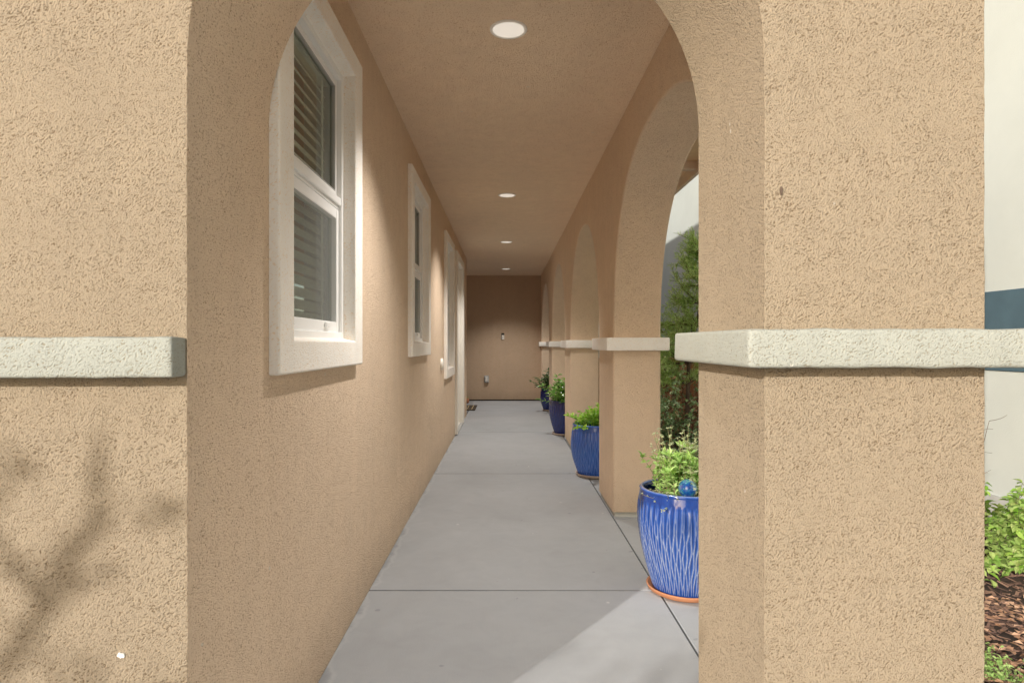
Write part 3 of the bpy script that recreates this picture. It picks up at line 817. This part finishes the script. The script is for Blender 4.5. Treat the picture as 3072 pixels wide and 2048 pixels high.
def round_shrub(name, base, seed, rad, hh, n, lb, mats, ls=(.035, .06), grp=None):
    R = random.Random(seed); t = empty(name, base); tag(t, lb, 'shrub', grp); lf, st = Leaves(seed), Stems()
    for k in range(n):
        d = rdir(R, 20, 88); br = curve((R.uniform(-.08, .08), R.uniform(-.08, .08), 0), d, R.uniform(.5, 1)*(rad+(hh-rad)*abs(d.z)), 9, R, .2); st.add(br, .005, .0018, 4)
        for j in range(3, 10):
            for q in range(2):
                tw = curve(br[j], (br[j]-br[j-1]).normalized()+rdir(R, -30, 60), R.uniform(.05, .12), 3, R, .3); st.add(tw, .0015, .0009, 3)
                for z in range(1, 4):
                    for e in range(2): lf.leaf(tw[z], rdir(R, -30, 60), R.uniform(*ls), R.uniform(*ls)*.6, idx=R.randrange(len(mats)) if R.random() < .25 else 0)
    st.build('stem', M['bark'], t); lf.build('foliage', mats, t)
round_shrub('leafy_shrub', (1.78, 6.7, 0), 41, .42, 1.15, 34, 'grey green small-leaved shrub below the needle shrub, by the first arch', [M['leaf_round'], M['leaf_dry']])
round_shrub('leafy_shrub', (2.35, 8.6, 0), 42, .45, 1.35, 50, 'dry brown and green shrub farther back behind the needle shrub', [M['leaf_dry'], M['leaf_round']])
round_shrub('low_shrub', (2.80, 3.5, -.02), 43, .30, .46, 20, 'fresh light green leafy bush at the far right beside the pillar', [M['leaf_spring'], M['leaf_lime']], (.035, .06))
round_shrub('ground_plant', (1.86, 2.38, -.03), 45, .06, .07, 6, 'low grey green tuft at the bottom right corner', [M['leaf_herb']], (.012, .022))
# bare twig sticking up
R = random.Random(9); st = Stems()
for k in range(3):
    br = curve((0, 0, .0), (R.uniform(.25, .42), 0, 1), R.uniform(.85, 1.05), 9, R, .09); st.add(br, .004, .0012, 4)
    for j in range(5, 10):
        tw = curve(br[j], rdir(R, 10, 60), .08, 3, R, .3); st.add(tw, .0015, .0008, 3)
o = st.build('bare_twig', M['bark'], None); o.location = (2.16, 3.05, 0); tag(o, 'thin bare twigs rising above the light green bush', 'twig')

# tree behind the viewer whose boughs throw the dappled shadow on the front wall
def shade_tree(base, seed, lb='half bare garden tree that throws branch shadows on the front wall', thick=1.35, leafy=.55, nb=8):
    R = random.Random(seed); t = empty('street_tree', base); tag(t, lb, 'tree')
    tr, lf = Stems(), Leaves(seed)
    trunk = [Vector((0, 0, -.1-base[2]))]+curve((0, 0, 0), (.05, .02, 1), 1.5, 6, R, .06); tr.add(trunk, .05, .035, 8)
    def grow(p, d, l, r, lev):
        br = curve(p, d, l, 7, R, .2, -.02); tr.add(br, r, r*.45, 6)
        if lev == 0:
            if R.random() < leafy:
                for q in range(7): lf.leaf(br[-1]+rdir(R, -60, 60)*.08, rdir(R, -60, 60), .07, .04)
            return
        for i in (3, 4, 5, 6, 7):
            if R.random() < .72: grow(br[i], (br[i]-br[i-1]).normalized()+rdir(R, -20, 50)*.9, l*R.uniform(.45, .62), r*.55, lev-1)
    for k in range(nb): grow(trunk[-1-(k % 3)], rdir(R, 15, 65), R.uniform(.9, 1.2), .034*thick, 2)
    tr.build('trunk', M['bark'], t); lf.build('crown', [M['leaf_herb']], t)
shade_tree((-3.12, -1.45, -.78), 3)
shade_tree((-3.3, -3.3, .3), 8, 'taller half bare tree farther back whose boughs shade the right pillar', .8, .3, 3)

# ------------------------------------------------------------------ small things on the walls and floor
# round white cover on the house wall
V, F = lathe([(.064, 0), (.064, .012), (.058, .022), (.04, .028), (.001, .029)], 40)
o = raw('chime_cover', V, F, M['plastic'], None, True); o.location = (XL, 6.77, 1.035); o.rotation_euler = (0, PI/2, 0)
tag(o, 'round white plastic cover on the wall between second and third window', 'wall cover')
# weatherproof outlet on the end wall
t = empty('outlet_box', (-.425, YE, .48)); tag(t, 'grey weatherproof outlet box low on the end wall', 'outlet')
bm = bmesh.new(); box(bm, -.052, .052, -.03, 0, -.078, .078, .008, 3); obj('base', bm, M['grey_plastic'], t)
bm = bmesh.new(); box(bm, -.038, .038, -.062, -.0305, -.062, .058, .012, 3); obj('cover', bm, M['clear_plastic'], t)
bm = bmesh.new(); box(bm, -.012, .012, -.066, -.0625, -.035, .035, .002, 1); obj('latch', bm, M['card'], t)
# lock box with tag on the end wall
t = empty('wall_plaque', (-.07, YE, 1.42)); tag(t, 'small black bracket holding a white marked tag on the end wall', 'plaque')
bm = bmesh.new(); box(bm, -.034, .034, -.012, 0, .03, .072, .003, 1); box(bm, -.034, -.024, -.0122, -.001, -.07, .03); obj('bracket', bm, M['black_metal'], t)
bm = bmesh.new(); box(bm, -.022, .034, -.02, -.001, -.07, .028, .003, 1); obj('tag', bm, M['card'], t)
V, F = [], []
pts = [(.006+.015*math.cos(a)*(1-.05*i), -.0212, -.022+.022*math.sin(a)) for i, a in enumerate([.6+i*.5 for i in range(11)])]
tube(V, F, pts, [.0022]*len(pts), 5); raw('mark', V, F, M['ink'], t)
# door mat
t = empty('door_mat', (-.95, 12.35, 0)); tag(t, 'dark brown doormat with a tan scroll border in the door recess', 'doormat')
bm = bmesh.new(); box(bm, -.37, .37, -.48, .48, .0008, .014, .004, 2); obj('pile', bm, M['mat_rubber'], t)
bm = bmesh.new()
for k in (0, 1):
    a, b_ = .30-.09*k, .40-.09*k
    box(bm, -a, a, -b_-.008, -b_+.008, .0142, .0165); box(bm, -a, a, b_-.008, b_+.008, .0142, .0165)
    box(bm, -a-.008, -a+.008, -b_, b_, .0142, .0163); box(bm, a-.008, a+.008, -b_, b_, .0142, .0163)
obj('border', bm, M['mat_motif'], t)
V, F = [], []
for (cx_, cy_, s) in ((0, .12, 1), (0, -.12, -1), (.08, 0, 1), (-.08, 0, -1)):
    pts = [(cx_+s*(.02+.011*i)*math.cos(i*.6), cy_+(.02+.011*i)*math.sin(i*.6), .0155) for i in range(9)]
    tube(V, F, pts, [.006]*9, 5)
raw('scroll', V, F, M['mat_motif'], t)
# paint splash on the front wall, dead leaf caught in the stucco
def fleck(name, x, z, y, rx, rz, m_, lb, cat, seed, th=.0025):
    R = random.Random(seed); bm = bmesh.new(); n = 22
    a = [bm.verts.new((x+rx*math.cos(2*PI*k/n)*R.uniform(.6, 1.1), y, z+rz*math.sin(2*PI*k/n)*R.uniform(.6, 1.1))) for k in range(n)]
    b_ = [bm.verts.new((v_.co.x*.9+x*.1, y-th, v_.co.z*.9+z*.1)) for v_ in a]
    bm.faces.new(b_)
    for k in range(n): bm.faces.new((a[k], a[(k+1) % n], b_[(k+1) % n], b_[k]))
    tag(obj(name, bm, m_), lb, cat)
fleck('paint_splash', -.839, .572, Y0-.001, .010, .007, M['trim'], 'small white splash on the lower left front wall', 'splash', 4)
fleck('leaf_fragment', .600, 1.585, Y0-.001, .003, .010, M['bark'], 'tiny brown leaf fragment stuck high on the right pillar', 'leaf', 5, .004)
# small clay pot with dried flowers in the recess
t = empty('clay_pot', (-.84, 13.35, 0)); tag(t, 'small brown clay pot in the far left corner behind the mat', 'pot')
V, F = lathe([(.001, 0.001), (.045, 0.001), (.062, .03), (.066, .07), (.05, .10), (.056, .115), (.048, .115), (.042, .10), (.001, .095)], 32); raw('body', V, F, M['terracotta'], t, True)
lf = Leaves(2); 
for k in range(26): lf.leaf((lf.R.uniform(-.02, .02), lf.R.uniform(-.02, .02), .10), rdir(lf.R, 20, 85), .06, .018)
o = raw('dried_flowers', lf.V, lf.F, M['leaf_sage']); o.location = (-.84, 13.35, 0); tag(o, 'pale dried flowers standing in the small clay pot', 'flowers')

# ------------------------------------------------------------------ light, sky, camera
TA = .755; az = math.atan(TA); el = math.radians(18)
d = Vector((math.cos(el)*math.sin(az), math.cos(el)*math.cos(az), -math.sin(el)))
sd = bpy.data.lights.new('sun', 'SUN'); sd.energy = 4.4; sd.angle = math.radians(.7); sd.color = (1, .95, .87)
so = link(bpy.data.objects.new('sun', sd)); so.rotation_euler = d.to_track_quat('-Z', 'Y').to_euler(); so.location = (-4, -6, 6)
w = bpy.data.worlds.new('World'); SC.world = w; w.use_nodes = True
nt = w.node_tree; bg = nt.nodes['Background']
sky = nt.nodes.new('ShaderNodeTexSky'); sky.sky_type = 'NISHITA'; sky.sun_disc = False
sky.sun_elevation = el; sky.sun_rotation = math.atan2(-d.x, -d.y) ; sky.air_density = 1; sky.dust_density = 2.5; sky.ozone_density = .6
L(nt, sky.outputs[0], bg.inputs[0]); bg.inputs[1].default_value = .15

cd = bpy.data.cameras.new('camera'); cd.sensor_width = 36; cd.lens = 36*1450/2352
cd.shift_x = (1176-1162)/2352; cd.shift_y = (790-784)/2352; cd.clip_end = 1000; cd.clip_start = .02
co = link(bpy.data.objects.new('camera', cd)); co.location = (0, 0, EYE); co.rotation_euler = (PI/2, 0, 0)
SC.camera = co
SC.view_settings.view_transform = 'Standard'; SC.view_settings.look = 'None'; SC.view_settings.exposure = 0; SC.view_settings.gamma = 1
SC.render.engine = 'CYCLES'
SC.cycles.max_bounces = 14; SC.cycles.diffuse_bounces = 10; SC.cycles.transparent_max_bounces = 16; SC.cycles.use_denoising = True
